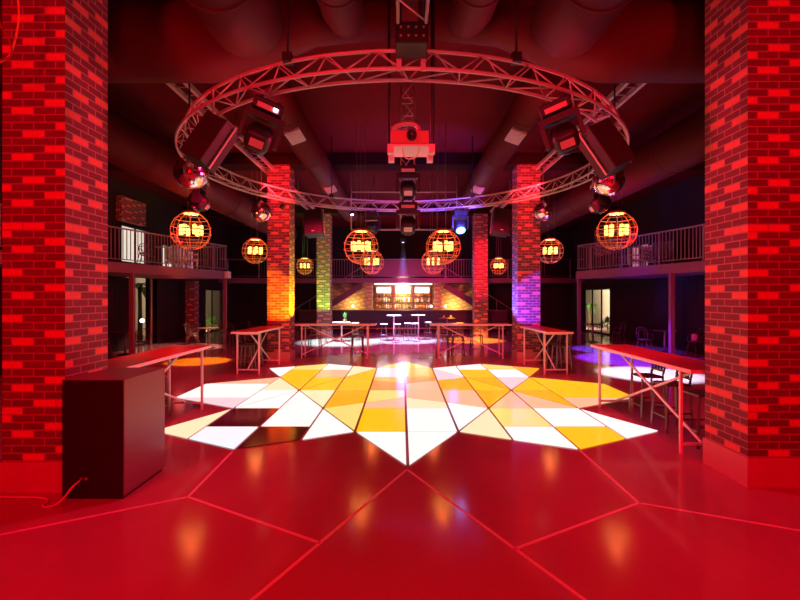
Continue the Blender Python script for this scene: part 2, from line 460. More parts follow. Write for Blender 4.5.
tag(MB().tube(smooth([(-2.98,4.07,.19),(-3.0,4.0,.16),(-3.05,3.97,.08),(-3.11,3.95,.025),(-3.19,3.94,.011),(-3.25,3.98,.011),(-3.27,4.06,.011),(-3.4,4.12,.011),(-3.8,4.14,.011),(-4.2,4.2,.011)]), .009, 8).build('power_cable', 'cable'),
    'thin pale cable running from the black speaker box along the floor', 'cable')

# ------------------------------------------------------------------ bar tables
def bar_table(lab, cx, cy, L, W, rz, grp='red topped bar tables around the dance floor'):
    t = thing('bar_table', lab, 'table', (cx, cy, 0), (0,0,rz), grp)
    MB().box(-W/2+.012, -L/2+.012, 1.015, W/2-.012, L/2-.012, 1.05).build('table_top', 'redtop', t)
    e = MB(); e.box(-W/2,-L/2,1.005,-W/2+.012,L/2,1.048).box(W/2-.012,-L/2,1.005,W/2,L/2,1.048)
    e.box(-W/2+.012,-L/2,1.005,W/2-.012,-L/2+.012,1.048).box(-W/2+.012,L/2-.012,1.005,W/2-.012,L/2,1.048)
    e.build('edge_band', 'white', t)
    lx = W/2-.05; ly = L/2-.26; q = .016
    for sx in (-1, 1):
        for sy in (-1, 1):
            MB().box(sx*lx-q, sy*ly-q, 0, sx*lx+q, sy*ly+q, 1.005).build('leg', 'white', t)
    for sy in (-1, 1):
        MB().box(-lx+q, sy*ly-q*.8, .10, lx-q, sy*ly+q*.8, .13).build('end_stretcher', 'white', t)
        MB().box(-lx+q, sy*ly-q*.8, .965, lx-q, sy*ly+q*.8, 1.005).build('top_rail', 'white', t)
    for sy, off in ((1, -.012), (-1, .012)):
        MB().beam((off, -sy*(ly-.02), .13), (off, sy*(ly-.1), .985), .022, .03).build('brace', 'white', t)
    return t
bar_table('red bar table beside the black speaker box, nearest on the left', -3.62, 6.32, 2.6, .65, 0)
bar_table('red bar table with three stools beside the right pillar', 3.64, 6.40, 2.7, .65, 0)
bar_table('red bar table running up to the front of the yellow lit pillar', -3.70, 11.45, 2.1, .63, math.radians(-2))
bar_table('red bar table running up to the front of the blue lit pillar', 3.70, 11.45, 2.1, .65, math.radians(2))
bar_table('red bar table set crosswise behind the yellow lit pillar', -2.04, 13.55, 2.5, .6, PI/2)
bar_table('red bar table set crosswise left of the blue lit pillar', 2.08, 13.55, 2.45, .6, PI/2)

# ------------------------------------------------------------------ bar stools
def make_stool():
    t = thing('bar_stool', '', 'stool', (0,0,0), (0,0,0), 'dark metal bar stools at the red tables')
    MB().box(-.17,-.17,.635,.17,.17,.66).bevel(.006,1).build('seat', 'stool', t)
    for sx in (-1,1):
        for sy in (-1,1):
            MB().beam((sx*.155,sy*.155,.637),(sx*.185,sy*.19,0),.026,.026).build('leg','stool',t)
    f = MB()
    z = .2; k = .155+.03*(1-z/.637)
    for a in (-1,1):
        f.beam((-k,a*k,z),(k,a*k,z),.016,.02); f.beam((a*k,-k,z+.06),(a*k,k,z+.06),.016,.02)
    f.build('footrest','stool',t)
    b = MB()                                        # backrest at +Y of the stool
    for sx in (-1,1): b.beam((sx*.155,.155,.655),(sx*.165,.21,.95),.024,.02)
    b.beam((-.165,.208,.94),(.165,.208,.94),.022,.05); b.beam((-.158,.172,.74),(.158,.172,.74),.018,.03)
    for x in (-.08,0,.08): b.beam((x,.175,.74),(x,.207,.93),.012,.035)
    b.build('backrest','stool',t)
    return t
st0 = make_stool(); used = [0]
def stool(x, y, rz, lab):
    if not used[0]:
        used[0] = 1; st0.location = (x,y,0); st0.rotation_euler = (0,0,rz); st0['label'] = lab; return st0
    return dup(st0, (x,y,0), (0,0,rz), lab)
r90 = -PI/2
stool(3.86, 6.93, r90, 'dark metal stool at the far end of the right bar table')
stool(3.86, 6.30, r90, 'dark metal stool in the middle of the right bar table')
stool(3.87, 5.66, r90, 'dark metal stool nearest the right pillar')
stool(-3.85, 6.75, -r90, 'dark metal stool showing one leg behind the black speaker box')
stool(-3.95, 11.15, -r90+.1, 'dark metal stool at the near end of the table before the yellow lit pillar')
stool(-3.98, 11.8, -r90, 'dark metal stool closer to the yellow lit pillar on its side table')
stool(3.98, 11.0, r90, 'dark metal stool at the near end of the table before the blue lit pillar')
stool(4.0, 11.7, r90-.1, 'dark metal stool closer to the blue lit pillar on its side table')
stool(-2.78,14.05, 0, 'dark metal stool under the left crosswise table, beside the pillar')
stool(-1.42, 14.05, 0, 'dark metal stool under the left crosswise table, at its inner end')
stool(1.30, 14.05, 0, 'dark metal stool under the right crosswise table, at its inner end')
stool(1.78, 14.05, 0, 'dark metal stool under the right crosswise table, second from its inner end')
stool(2.38, 14.05, 0, 'dark metal stool under the right crosswise table, beside the pillar')

# ------------------------------------------------------------------ cafe tables and chairs
def make_chair(name, m, grp):
    t = thing(name, '', 'chair', (0,0,0), (0,0,0), grp)
    MB().lathe([(0,.43),(.19,.43),(.2,.445),(.19,.46),(0,.46)],20).build('seat', m, t)
    for sx, sy in ((-1,-1),(1,-1),(-1,1),(1,1)):
        MB().tube([(sx*.13,sy*.13,.44),(sx*.19,sy*.2,0)],.014,8).build('leg', m, t)
    b = MB()
    arc = [(.17*math.cos(a), .12+.07*math.sin(a), .46 + (.36 if 0 else 0)) for a in (0,)]
    hoop = [(-.165,.13,.45),(-.18,.19,.65),(-.15,.22,.8),(-.08,.235,.86),(0,.24,.875),(.08,.235,.86),(.15,.22,.8),(.18,.19,.65),(.165,.13,.45)]
    b.tube(hoop,.013,8)
    b.tube([(-.09,.16,.46),(-.1,.21,.68),(-.06,.23,.78),(0,.235,.8),(.06,.23,.78),(.1,.21,.68),(.09,.16,.46)],.009,6)
    b.tube([(-.18,.19,.65),(-.24,.1,.66),(-.25,-.04,.64),(-.22,-.1,.45)],.011,6).tube([(.18,.19,.65),(.24,.1,.66),(.25,-.04,.64),(.22,-.1,.45)],.011,6)
    b.build('backrest', m, t)
    return t
ch0 = make_chair('cafe_chair', 'wood', 'bentwood chairs along the side walls'); chu = [0]
def chair(x, y, rz, lab, z=0, grp=None):
    if not chu[0]:
        chu[0] = 1; ch0.location = (x,y,z); ch0.rotation_euler = (0,0,rz); ch0['label'] = lab; return ch0
    return dup(ch0, (x,y,z), (0,0,rz), lab, grp)
def cafe_table(x, y, lab, h=.75, r=.35, m='wood', name='cafe_table', z=0, grp='small round tables'):
    t = thing(name, lab, 'table', (x,y,z), (0,0,0), grp)
    MB().lathe([(0,h-.03),(r,h-.03),(r+.01,h-.015),(r,h),(0,h)],28).build('table_top', m, t)
    MB().tube([(0,0,.03),(0,0,h-.03)],.03,12).build('column', 'steel' if m != 'tablewhite' else 'white', t)
    MB().lathe([(0,0),(.22,0),(.22,.015),(.05,.035),(0,.035)],24).build('base', 'black' if m != 'tablewhite' else 'white', t)
    return t
cafe_table(-7.05, 16.0, 'small round table with pale column, left of the yellow lit pillar')
chair(-7.75, 16.3, PI/2, 'bentwood chair left of the small round table near the balcony post')
chair(-6.6, 16.6, -2.4, 'bentwood chair right of the small round table near the balcony post')
chair(-8.2, 17.2, .5, 'bentwood chair before the short brick pier under the left balcony')
chair(-8.0, 18.8, -2.0, 'bentwood chair beneath the far end of the left balcony')
cafe_table(-8.6, 18.0, 'small round table under the left balcony by the brick pier')
cafe_table(-9.0, 14.3, 'small round table behind the left pillar by the palm window')
chair(-8.35, 14.1, -2.2, 'bentwood chair with curved arms in front of the palm window')
chair(-9.2, 13.5, 2.7, 'bentwood chair just visible past the left pillar')
chair(-6.1, 18.2, 2.2, 'bentwood chair left of the yellow lit pillar by the far garden door')
cafe_table(-5.7, 19.2, 'small round table seen between the left pillars')
cafe_table(7.9, 18.2, 'small round table in front of the right garden door')
chair(7.2, 17.4, 2.6, 'bentwood chair lit blue in front of the right garden door')
chair(8.5, 17.3, -2.6, 'dark bentwood chair right of the right garden door')
chair(8.1, 14.7, 2.2, 'bentwood chair with blue lit arms, under the right balcony')
cafe_table(8.9, 14.9, 'small dark table under the right balcony beside a pink cushion chair')
chair(9.35,14.0,-PI/2+.2, 'bentwood chair against the right wall by the violet post')
chair(8.8, 12.2, 2.4, 'bentwood chair next to the right pillar')
tag(MB().box(9.24,13.9,.462,9.38,14.1,.70).bevel(.05,2).build('cushion','cushion'), 'pink cushion on the chair against the right wall', 'cushion')
# high tables before the bar
cafe_table(-.35, 18.9, 'tall white round table, left of the two in front of the bar', 1.08, .3, 'tablewhite', 'high_table')
cafe_table(.72, 19.3, 'tall white round table, right of the two in front of the bar', 1.08, .3, 'tablewhite', 'high_table')
cafe_table(-2.55, 18.6, 'white round table lit green left of the high tables', .8, .38, 'tablewhite', 'high_table')
cafe_table(1.95, 19.0, 'round table lit orange right of the high tables', .95, .34, 'wood', 'high_table')
def make_backless():
    t = thing('round_stool', '', 'stool', (0,0,0), (0,0,0), 'backless stools before the bar')
    MB().lathe([(0,.72),(.15,.72),(.16,.74),(.15,.76),(0,.76)],18).build('seat','white',t)
    for k in range(4):
        a = PI/4+k*PI/2
        MB().tube([(.1*math.cos(a),.1*math.sin(a),.72),(.2*math.cos(a),.2*math.sin(a),0)],.012,6).build('leg','stool',t)
    MB().tube([(.155*math.cos(a*PI/8),.155*math.sin(a*PI/8),.28) for a in range(16)],.009,6,closed=True).build('foot_ring','stool',t)
    return t
bs = make_backless()
spots = [(-.75,18.2,'stool with pale seat left of the left high table'),(-.2,18.1,'stool with pale seat in front of the left high table'),
 (.25,18.7,'stool with pale seat between the two high tables'),(.55,18.5,'stool with pale seat in front of the right high table'),
 (1.15,19.4,'stool with pale seat right of the right high table'),(-2.0,18.9,'stool with pale seat right of the green lit table'),
 (-3.0,18.2,'stool with pale seat left of the green lit table'),(1.6,18.5,'stool with pale seat left of the orange lit table'),
 (2.45,18.7,'stool with pale seat right of the orange lit table')]
for i, (x,y,lab) in enumerate(spots):
    if i == 0: bs.location = (x,y,0); bs['label'] = lab
    else: dup(bs,(x,y,0),(0,0,i*.3),lab)
def pot_plant(x,y,z,lab,h=.35,name='potted_plant',n=14,sp=.16):
    t = thing(name, lab, 'plant', (x,y,z))
    MB().lathe([(0,0),(.06,0),(.085,.12),(.075,.12),(.07,.1),(0,.1)],16).build('pot','planter',t)
    mb = MB()
    for k in range(n):
        a = k*2.4; r = sp*(.5+.5*random.random()); zz = .12+h*(.5+.5*random.random())
        tip = Vector((r*math.cos(a),r*math.sin(a),zz)); base = Vector((.02*math.cos(a),.02*math.sin(a),.1))
        s = Vector((-math.sin(a),math.cos(a),0))*.03; mid=(base+tip)/2+Vector((0,0,.05))
        up=Vector((0,0,.004))
        vs=[mb.bm.verts.new(p) for p in (base,mid+s,tip,mid-s)]; vt=[mb.bm.verts.new(p+up) for p in (base,mid+s,tip,mid-s)]
        mb.bm.faces.new(vs[::-1]); mb.bm.faces.new(vt)
        for q in range(4): mb.bm.faces.new((vs[q],vs[(q+1)%4],vt[(q+1)%4],vt[q]))
    mb.build('foliage','leaf',t)
    return t
pot_plant(-2.4,18.5,.8,'small potted plant on the green lit white table')
# small table lamps / candles on the orange table
for x,y,lab in ((1.8,18.95,'tiny glowing candle on the left of the orange lit table'),(2.12,19.05,'tiny glowing candle on the right of the orange lit table')):
    t = thing('candle_holder', lab, 'candle', (x,y,.95), group='candles on the orange lit table')
    MB().lathe([(0,0),(.035,0),(.04,.02),(.04,.09),(.032,.09),(.03,.03),(0,.03)],14).build('holder','amber',t)
    MB().lathe([(0,.03),(.014,.04),(.018,.07),(0,.11)],10).build('flame','bulb',t)

# ------------------------------------------------------------------ suspended ring truss
RC = Vector((0.0, 8.15, 0)); ZB = 4.187; RO, RI, RT = 3.73, 3.49, 3.61
ring = thing('circular_truss', 'big circular lighting truss hung over the dance floor', 'truss', (RC.x, RC.y, ZB))
def circ(r, z, n=96): return [(r*math.sin(2*PI*k/n), -r*math.cos(2*PI*k/n), z) for k in range(n)]
MB().tube(circ(RO,0),.02,10,closed=True).build('outer_chord','alu',ring)
MB().tube(circ(RI,0),.02,10,closed=True).build('inner_chord','alu',ring)
MB().tube(circ(RT,.245),.02,10,closed=True).build('top_chord','alu',ring)
lc = MB(); n = 40
def rp(r,z,k): a = 2*PI*k/n; return (r*math.sin(a), -r*math.cos(a), z)
for k in range(n):
    lc.tube([rp(RO,0,k),rp(RI,0,k+.12)],.009,6).tube([rp(RI,0,k+.12),rp(RO,0,k+1)],.009,6)
    lc.tube([rp(RO,0,k),rp(RT,.245,k+.5)],.009,6).tube([rp(RT,.245,k+.5),rp(RO,0,k+1)],.009,6)
    lc.tube([rp(RI,0,k+.12),rp(RT,.245,k+.6)],.009,6).tube([rp(RT,.245,k+.6),rp(RI,0,k+1.12)],.009,6)
lc.build('lacing','alu',ring)
for a in (-20, 20, 75, -75, 150, -150):
    r = math.radians(a); x = RT*math.sin(r); y = -RT*math.cos(r)
    h = MB().tube([(x,y,.25),(x,y,5.995-ZB)],.014,8).build('hoist_rod','black',ring)
    MB().box(x-.05,y-.05,.23,x+.05,y+.05,.33).build('clamp','black',h)

# straight lattice trusses
def truss(lab, length, w, loc, rot, name='straight_truss', seg=None):
    t = thing(name, lab, 'truss', loc, rot)
    h = w/2
    for sx,sy in ((-1,-1),(1,-1),(1,1),(-1,1)):
        MB().tube([(sx*h,sy*h,0),(sx*h,sy*h,length)],.016,8).build('chord','alu',t)
    m = MB(); n = seg or max(2,int(length/w/1.3)); s = length/n
    for k in range(n):
        z0=k*s+.02; z1=(k+1)*s-.02; f = k%2
        for (a,b) in (((-h,-h),(h,-h)),((h,-h),(h,h)),((h,h),(-h,h)),((-h,h),(-h,-h))):
            p,q = (a,b) if f else (b,a)
            m.tube([(*p,z0),(*q,z1)],.008,6); m.tube([(*a,z0),(*b,z0)],.008,6)
    m.build('lacing','alu',t)
    return t
truss('straight truss overhead leading from the camera to the ring', 5.05, .25, (.09,-1.1,4.48), (-PI/2,0,0))
truss('vertical lattice truss hanging at the centre of the ring', 2.75, .25, (.11,8.5,3.245), (0,0,0), 'hanging_truss')
hub = thing('truss_hub','dark bolted junction block where the straight truss meets the ring','rigging',(.09,4.20,4.24))
MB().box(-.15,-.14,0,.15,.14,.2).bevel(.01,1).build('plate_box','black',hub)
bl = MB()
for x in (-.12,-.04,.04,.12):
    for z in (.1,.2,.3): bl.lathe([(0,-.168),(.014,-.168),(.014,-.16),(0,-.16)],8).xform(Matrix.Identity(4))
bl.bm.free()
bl = MB()
for x in (-.1,-.03,.04,.11):
    for z in (.06,.14): bl.box(x-.01,-.15,z-.01,x+.01,-.14,z+.01)
bl.build('bolts','steel',hub)
MB().tube([(-.11,0,.2),(-.11,0,1.755)],.02,8).build('hanger_rod','black',hub)
MB().tube([(.11,0,.2),(.11,0,1.755)],.02,8).build('hanger_rod','black',hub)
for x in (-.12,.12): MB().box(x-.025,.145,-.11,x+.025,.17,.03).build('clamp_arm','alu',hub)

# projector on its hung shelf
ps = thing('projector_shelf','pale hanging shelf that carries the projector','shelf',(.105,5.2,3.53))
sm = MB().box(-.27,-.2,.075,.27,.2,.1); sm.box(-.27,-.2,0,-.2,-.1,.075).box(.2,-.2,0,.27,-.1,.075).box(-.27,.1,0,-.2,.2,.075).box(.2,.1,0,.27,.2,.075)
sm.build('tray','white',ps)
for x in (-.258,.258):
    for y in (-.17,.17): MB().tube([(x,y,.10),(x,y,2.465)],.011,8).build('hanger_rod','black',ps)
pj = thing('projector','wide projector with round lens on the hung shelf','projector',(.09,5.2,3.632))
MB().box(-.22,-.16,.02,.22,.18,.17).bevel(.015,2).build('body','projector',pj)
for x in (-.17,.17):
    for y in (-.11,.11): MB().box(x-.015,y-.015,0,x+.015,y+.015,.021).build('foot','black',pj)
MB().lathe([(0,0),(.058,0),(.058,.06),(.046,.06),(.042,.045),(0,.04)],24).xform(Matrix.Translation((.02,-.155,.1)) @ Matrix.Rotation(PI/2,4,'X')).build('lens','lens',pj)
tag(MB().tube(smooth([(.2,5.05,3.60),(.17,5.03,3.50),(.1,5.02,3.465),(.03,5.03,3.49),(.0,5.05,3.60)]),.007,6).build('signal_cable','cable'),'pale cable looping beneath the projector shelf','cable')
tag(MB().tube(smooth([(.05,5.25,3.86),(-.05,5.3,3.88),(-.1,5.3,3.92),(.0,5.3,3.97),(.14,5.3,3.97),(.2,5.3,3.92),(.18,5.28,3.86),(.05,5.25,3.86)]),.028,10).build('coiled_cable','alu'),'thick cable coil resting above the projector','cable')

# ------------------------------------------------------------------ moving head lights
def make_head(lens='lens'):
    t = thing('moving_head_light', '', 'stage light', (0,0,0), (0,0,0), 'moving head lights on the rig')
    MB().box(-.17,-.13,-.13,.17,.13,0).bevel(.02,2).build('base','blackbox',t)
    cl = MB()
    for x in (-.1,.1): cl.box(x-.02,-.03,0,x+.02,.03,.05)
    cl.build('clamp','black',t)
    MB().box(-.12,-.138,-.12,.12,-.131,-.065).build('label_plate','alu',t)
    y = MB()
    for sx in (-1,1): y.box(sx*.2-.022,-.06,-.47,sx*.2+.022,.06,-.19)
    y.box(-.222,-.07,-.215,.222,.07,-.142)
    y.build('yoke','black',t)
    h = MB().box(-.14,-.17,-.13,.14,.17,.13).bevel(.085,5).build('head','blackbox',t,(0,0,-.41),(math.radians(35),0,0))
    MB().lathe([(0,-.02),(.1,-.02),(.115,.0),(.115,.02),(.1,.03),(0,.035)],24).xform(Matrix.Translation((0,0,-.135)) @ Matrix.Rotation(PI,4,'X')).build('lens',lens,h)
    MB().box(-.075,-.178,-.05,.075,-.168,.04).build('cooling_plate','alu',h)
    return t
hd = make_head(); hdu=[0]
def head(x,y,z,rz,lab,tilt=(0,0)):
    if not hdu[0]:
        hdu[0]=1; hd.location=(x,y,z); hd.rotation_euler=(tilt[0],tilt[1],rz); hd['label']=lab; return hd
    r = dup(hd,(x,y,z),(tilt[0],tilt[1],rz),lab)
    for c in list(r.children):
        if c.name.startswith('display'): bpy.data.objects.remove(c)
    return r
head(-1.50,5.0,ZB-.10,math.radians(22),'moving head light under the front left of the ring',(.1,.3))
tag(MB().box(.06,-.148,-.105,.105,-.138,-.07).build('display','lenslit',hd),'small lit white display')
head(1.72,5.0,ZB-.10,math.radians(-22),'moving head light under the front right of the ring',(.1,-.3))
head(-3.55,7.7,ZB-.22,math.radians(100),'moving head light at the left side of the ring beside the mirror ball')
head(3.55,7.9,ZB-.22,math.radians(-100),'moving head light at the right side of the ring beneath the black speaker')
head(-.80,11.68,ZB-.07,math.radians(170),'moving head light under the back of the ring, left of centre')
blue = head(1.50,11.42,ZB-.07,math.radians(190),'moving head light glowing blue under the back right of the ring')
head(.11,8.13,4.28,0,'upper moving head light on the hanging truss')
head(.11,8.13,3.62,0,'lower moving head light on the hanging truss')
for c in blue.children:
    if c.name.startswith('head'):
        for k in c.children:
            if k.name.startswith('lens'):
                k.data = k.data.copy(); k.data.materials[0] = M['lensblue']; k['label'] = 'lens lit blue'

# small par cans
def par(x,y,z,rx,rz,lab,lens='lenslit',top=None):
    t = thing('par_can', lab, 'stage light', (x,y,z), (0,0,rz), 'par cans under the ceiling')
    b = MB().lathe([(0,0),(.06,0),(.085,.05),(.09,.2),(.08,.2),(.07,.06),(0,.05)],20).xform(Matrix.Rotation(PI,4,'X')).build('can','black',t,(0,0,0),(rx,0,0))
    MB().lathe([(0,-.185),(.078,-.185),(.078,-.18),(0,-.18)],20).build('lens',lens,b)
    MB().tube([(-.1,0,-.1),(-.1,0,.06),(0,0,.1),(.1,0,.06),(.1,0,-.1)],.008,6).build('bracket','black',t)
    if top: MB().tube([(0,0,.1),(0,0,(top-z)/(1 if top > 5 else .55)-.05)],.012,8).build('stem','black',t)
    if top and top < 5: t.scale = (.55,.55,.55)
    return t
par(.04,16.0,4.05,0,0,'small spotlight throwing a blue beam in front of the gallery',top=6.0)
par(-2.78,10.3,4.05,.9,.8,'small can light clamped beside the back left speaker',top=ZB)
par(-1.3,11.35,4.08,-.5,.4,'small lit can light under the back of the ring, left of centre',top=ZB)

# ------------------------------------------------------------------ speakers on the rig
def rig_speaker(x,y,z,rot,lab,w=.34,h=.6,d=.34,grp='speakers on the ring'):
    t = thing('rig_speaker', lab, 'speaker', (x,y,z), rot, grp)
    mb = MB().prism([(-w/2,d/2),(w/2,d/2),(w/2*.9,-d/2),(-w/2*.9,-d/2)],-h/2,h/2); mb.bevel(.012,2)
    mb.build('cabinet','blackbox',t)
    MB().box(-w/2+.02,d/2+.001,-h/2+.02,w/2-.02,d/2+.012,h/2-.02).build('grille','black',t)
    MB().box(-.03,d/2+.012,-h/2+.05,.03,d/2+.016,-h/2+.065).build('badge','white',t)
    y_ = MB()
    y_.box(-w/2-.02,-.012,-h/2,-w/2-.008,.012,h/2+.02).box(w/2+.008,-.012,-h/2,w/2+.02,.012,h/2+.02).box(-w/2-.02,-.012,h/2+.02,w/2+.02,.012,h/2+.032)
    y_.build('bracket','alu',t)
    return t
rig_speaker(-2.38,5.45,3.80,(math.radians(-14),math.radians(27),math.radians(-8)),'black speaker tilted under the left front of the ring')
rig_speaker(2.52,5.45,3.72,(math.radians(-14),math.radians(-27),math.radians(8)),'black speaker tilted under the right front of the ring')
rig_speaker(-2.15,10.8,3.68,(math.radians(12),math.radians(5),math.radians(178)),'flat faced speaker hanging at the back left of the ring',.44,.62)
rig_speaker(2.42,10.8,3.70,(math.radians(12),math.radians(-8),math.radians(182)),'flat faced speaker hanging at the back right of the ring',.44,.62)

# ------------------------------------------------------------------ mirror balls
def make_ball():
    t = thing('mirror_ball','','mirror ball',(0,0,0),(0,0,0),'mirror balls')
    MB().sphere((0,0,0),.25,44,26,smooth=False).build('mirror_sphere','mirror',t)
    MB().lathe([(0,.245),(.05,.24),(.05,.27),(.015,.285),(0,.285)],16).build('cap','steel',t)
    return t
ball0 = make_ball()
for i,(x,y,z,tz,lab,sc) in enumerate(((-3.22,6.72,3.78,ZB,'large mirror ball at the left side of the ring above the cage lamp',1.0),
        (3.38,7.2,3.79,ZB,'large mirror ball at the right side of the ring below the black speaker',1.0),
        (-3.55,11.1,4.02,6.0,'small mirror ball in front of the left brick pillar',1.0),
        (3.72,11.6,4.13,6.0,'small mirror ball in front of the right brick pillar',1.0))):
    b = ball0 if i == 0 else dup(ball0,(0,0,0),(0,0,i*.4),lab)
    b.location = (x,y,z); b['label'] = lab
    b['group'] = 'mirror balls'
    MB().tube([(0,0,.28),(0,0,tz-z-.035)],.006,6).build('wire','steel',b)

# ------------------------------------------------------------------ cage lamps
def make_lamp():
    t = thing('cage_lamp','','pendant lamp',(0,0,0),(0,0,0),'spherical cage lamps')
    R = .41
    cg = MB()
    for k in range(9):
        a = 2*PI*k/9
        cg.tube([(R*math.sin(p)*math.cos(a),R*math.sin(p)*math.sin(a),R*math.cos(p)) for p in [math.radians(22)+math.radians(150)*j/14 for j in range(15)]],.007,6,cap=False)
    for z in (.25,.09,-.07,-.22,-.34):
        r = math.sqrt(R*R-z*z)
        cg.tube([(r*math.cos(2*PI*k/28),r*math.sin(2*PI*k/28),z) for k in range(28)],.008,6,closed=True)
    cg.build('wire_cage','copper',t)
    MB().lathe([(0,.375),(.17,.375),(.19,.385),(.16,.42),(.06,.45),(0,.45)],24).build('cap','cap',t)
    MB().lathe([(0,.362),(.15,.362),(.15,.374),(0,.374)],24).build('underlight','capglow',t)
    MB().tube([(.258*math.cos(2*PI*k/24),.258*math.sin(2*PI*k/24),.03) for k in range(24)],.012,8,closed=True).build('bulb_ring','black',t)
    for k in range(6):
        a = 2*PI*k/6+.26
        MB().lathe([(0,-.085),(.042,-.085),(.045,-.02),(.042,.115),(.025,.13),(0,.13)],14,cx=.2*math.cos(a),cy=.2*math.sin(a)).build('bulb','bulb',t)
    MB().tube([(0,0,.1),(0,0,.375)],.012,8).build('stem','black',t)
    sp = MB()
    for k in range(3):
        a = 2*PI*k/3; sp.tube([(0,0,.1),(.258*math.cos(a),.258*math.sin(a),.03)],.008,6)
    sp.build('spoke','black',t)
    return t
lamp0 = make_lamp()
LAMPS = [(-4.60,9.6,3.32,'cage lamp nearest the camera on the left under the balcony side'),
 (4.68,9.6,3.32,'cage lamp nearest the camera on the right under the balcony side'),
 (-4.80,14.4,3.37,'cage lamp just left of the yellow lit pillar'),
 (4.85,14.4,3.37,'cage lamp just right of the blue lit pillar'),
 (-4.75,21.5,3.36,'small far cage lamp left of the green lit pillar'),
 (4.72,21.5,3.36,'small far cage lamp right of the farther right pillar'),
 (-.98,10.5,3.07,'larger cage lamp of the left central pair'),
 (.98,10.5,3.07,'larger cage lamp of the right central pair'),
 (-1.03,14.9,3.05,'smaller cage lamp behind the left central lamp'),
 (1.06,14.9,3.05,'smaller cage lamp behind the right central lamp')]
for i,(x,y,z,lab) in enumerate(LAMPS):
    l = lamp0 if i == 0 else dup(lamp0,(0,0,0),(0,0,i*.37),lab)
    l.location = (x,y,z); l['label'] = lab
    top = 6.0 - z
    for k in range(3):
        a = 2*PI*k/3 + .5
        MB().tube([(.13*math.cos(a),.13*math.sin(a),.41),(.11*math.cos(a),.11*math.sin(a),top)],.0035,6).build('suspension_wire','steel',l)
    light('POINT',(x,y,z+.2),11,(1.0,.14,.03),.12,name='cage_lamp_glow')

# ------------------------------------------------------------------ ducts, trays
def ringed_tube(pts, r, step=.35, rr=None):
    return MB().tube(pts, r, 28)
def duct(name, lab, pts, r, grp=None, bands=None):
    t = thing(name, lab, 'duct', (0,0,0), group=grp)
    MB().tube(pts, r, 32).build('pipe','duct',t)
    if bands:
        for b in bands:
            p = Vector(b[0]); d = Vector(b[1]); MB().tube([p-d*.02,p+d*.02], b[2], 32, cap=True).build('joint_band','duct',t)
    return t
for sg, side in ((-1,'left'),(1,'right')):
    ax = AX if sg > 0 else AX
    X = lambda v: AX + sg*v
    # cross trunk: wide outside, stepping down toward the middle
    tr = duct('cross_duct','wide crosswise air duct high on the %s beside the front pillar' % side,
         [(X(9.9),6.05,5.38),(X(6.5),6.05,5.38),(X(4.4),6.05,5.38),(X(2.75),6.05,5.38),(X(2.2),6.05,5.45),(X(1.3),6.05,5.64),(X(.15),6.05,5.70)],
         [.5,.5,.5,.5,.45,.28,.22], 'crosswise air ducts')
    duct('branch_duct','wide ribbed duct overhead coming toward the camera on the %s' % side,
         [(X(1.92),-2.5,5.2),(X(1.92),0,5.2),(X(1.92),2,5.2),(X(1.92),4.4,5.2),(X(1.93),4.9,5.22),(X(1.96),5.2,5.27),(X(2.0),5.45,5.34)],.455,'branch air ducts',
         [((X(1.92),y,5.2),(0,1,0),.466) for y in (2.6,3.2,3.8,4.4)])
    duct('small_branch_duct','narrow ribbed duct overhead beside the straight truss on the %s' % side,
         [(X(.78),-2.5,5.3),(X(.78),2,5.3),(X(.78),4.9,5.3),(X(.78),5.25,5.34),(X(.78),5.55,5.46),(X(.78),5.78,5.58)],.255,'branch air ducts',
         [((X(.78),y,5.3),(0,1,0),.262) for y in (3.6,4.2,4.8)])
    rd = duct('round_duct','round duct running back toward the bar on the %s with grilles underneath' % side,
         [(X(2.25),6.65,5.32),(X(2.25),12,5.32),(X(2.25),18.5,5.32)],.315,'round air ducts',
         [((X(2.25),y,5.32),(0,1,0),.325) for y in (8.1,10.6,13.1,15.6)])
    for y in (8.6,12.9):
        v = MB(); v.box(-.15,-.3,-.02,.15,.3,.03)
        for k in range(7): v.box(-.13,-.27+k*.085,-.032,.13,-.23+k*.085,-.02)
        v.build('grille','alu',rd,(X(2.25)-sg*.10,y,5.015),(0,sg*math.radians(20),0))
    duct('side_duct','big round duct along the %s edge above the balcony' % side,
         [(X(5.75),6.65,5.0),(X(5.75),12,5.0),(X(5.75),22,5.0)],.47,'side air ducts',
         [((X(5.75),y,5.0),(0,1,0),.48) for y in (7.4,9.4,11.8,14.2,16.6)])
    ct = thing('cable_tray','bright metal cable tray under the ceiling on the %s' % side,'cable tray',(X(3.90),0,5.5),group='cable trays')
    for x in (-.17,.12): MB().box(x,6.65,0,x+.06,19.0,.09).build('rail','alu',ct)
    for k in range(41): MB().box(-.11,6.75+k*.3,.03,.12,6.78+k*.3,.05).build('rung','steel',ct)
    for k in range(5):
        for x in (-.14,.15): MB().tube([(x,6.9+2.9*k,.09),(x,6.9+2.9*k,.495)],.008,6).build('hanger','steel',ct)

# horizontal pipe frame behind the ring
pf = thing('pipe_frame','pale pipe frame hanging behind the ring above the gallery','rigging',(AX,14.6,0))
for z in (5.35,5.0,4.1): MB().tube([(-1.75,0,z),(1.75,0,z)],.025,8).build('crossbar','alu',pf)
for x in (-1.75,-.12,.12,1.75): MB().tube([(x,0,4.1),(x,0,5.995)],.02,8).build('upright','alu',pf)

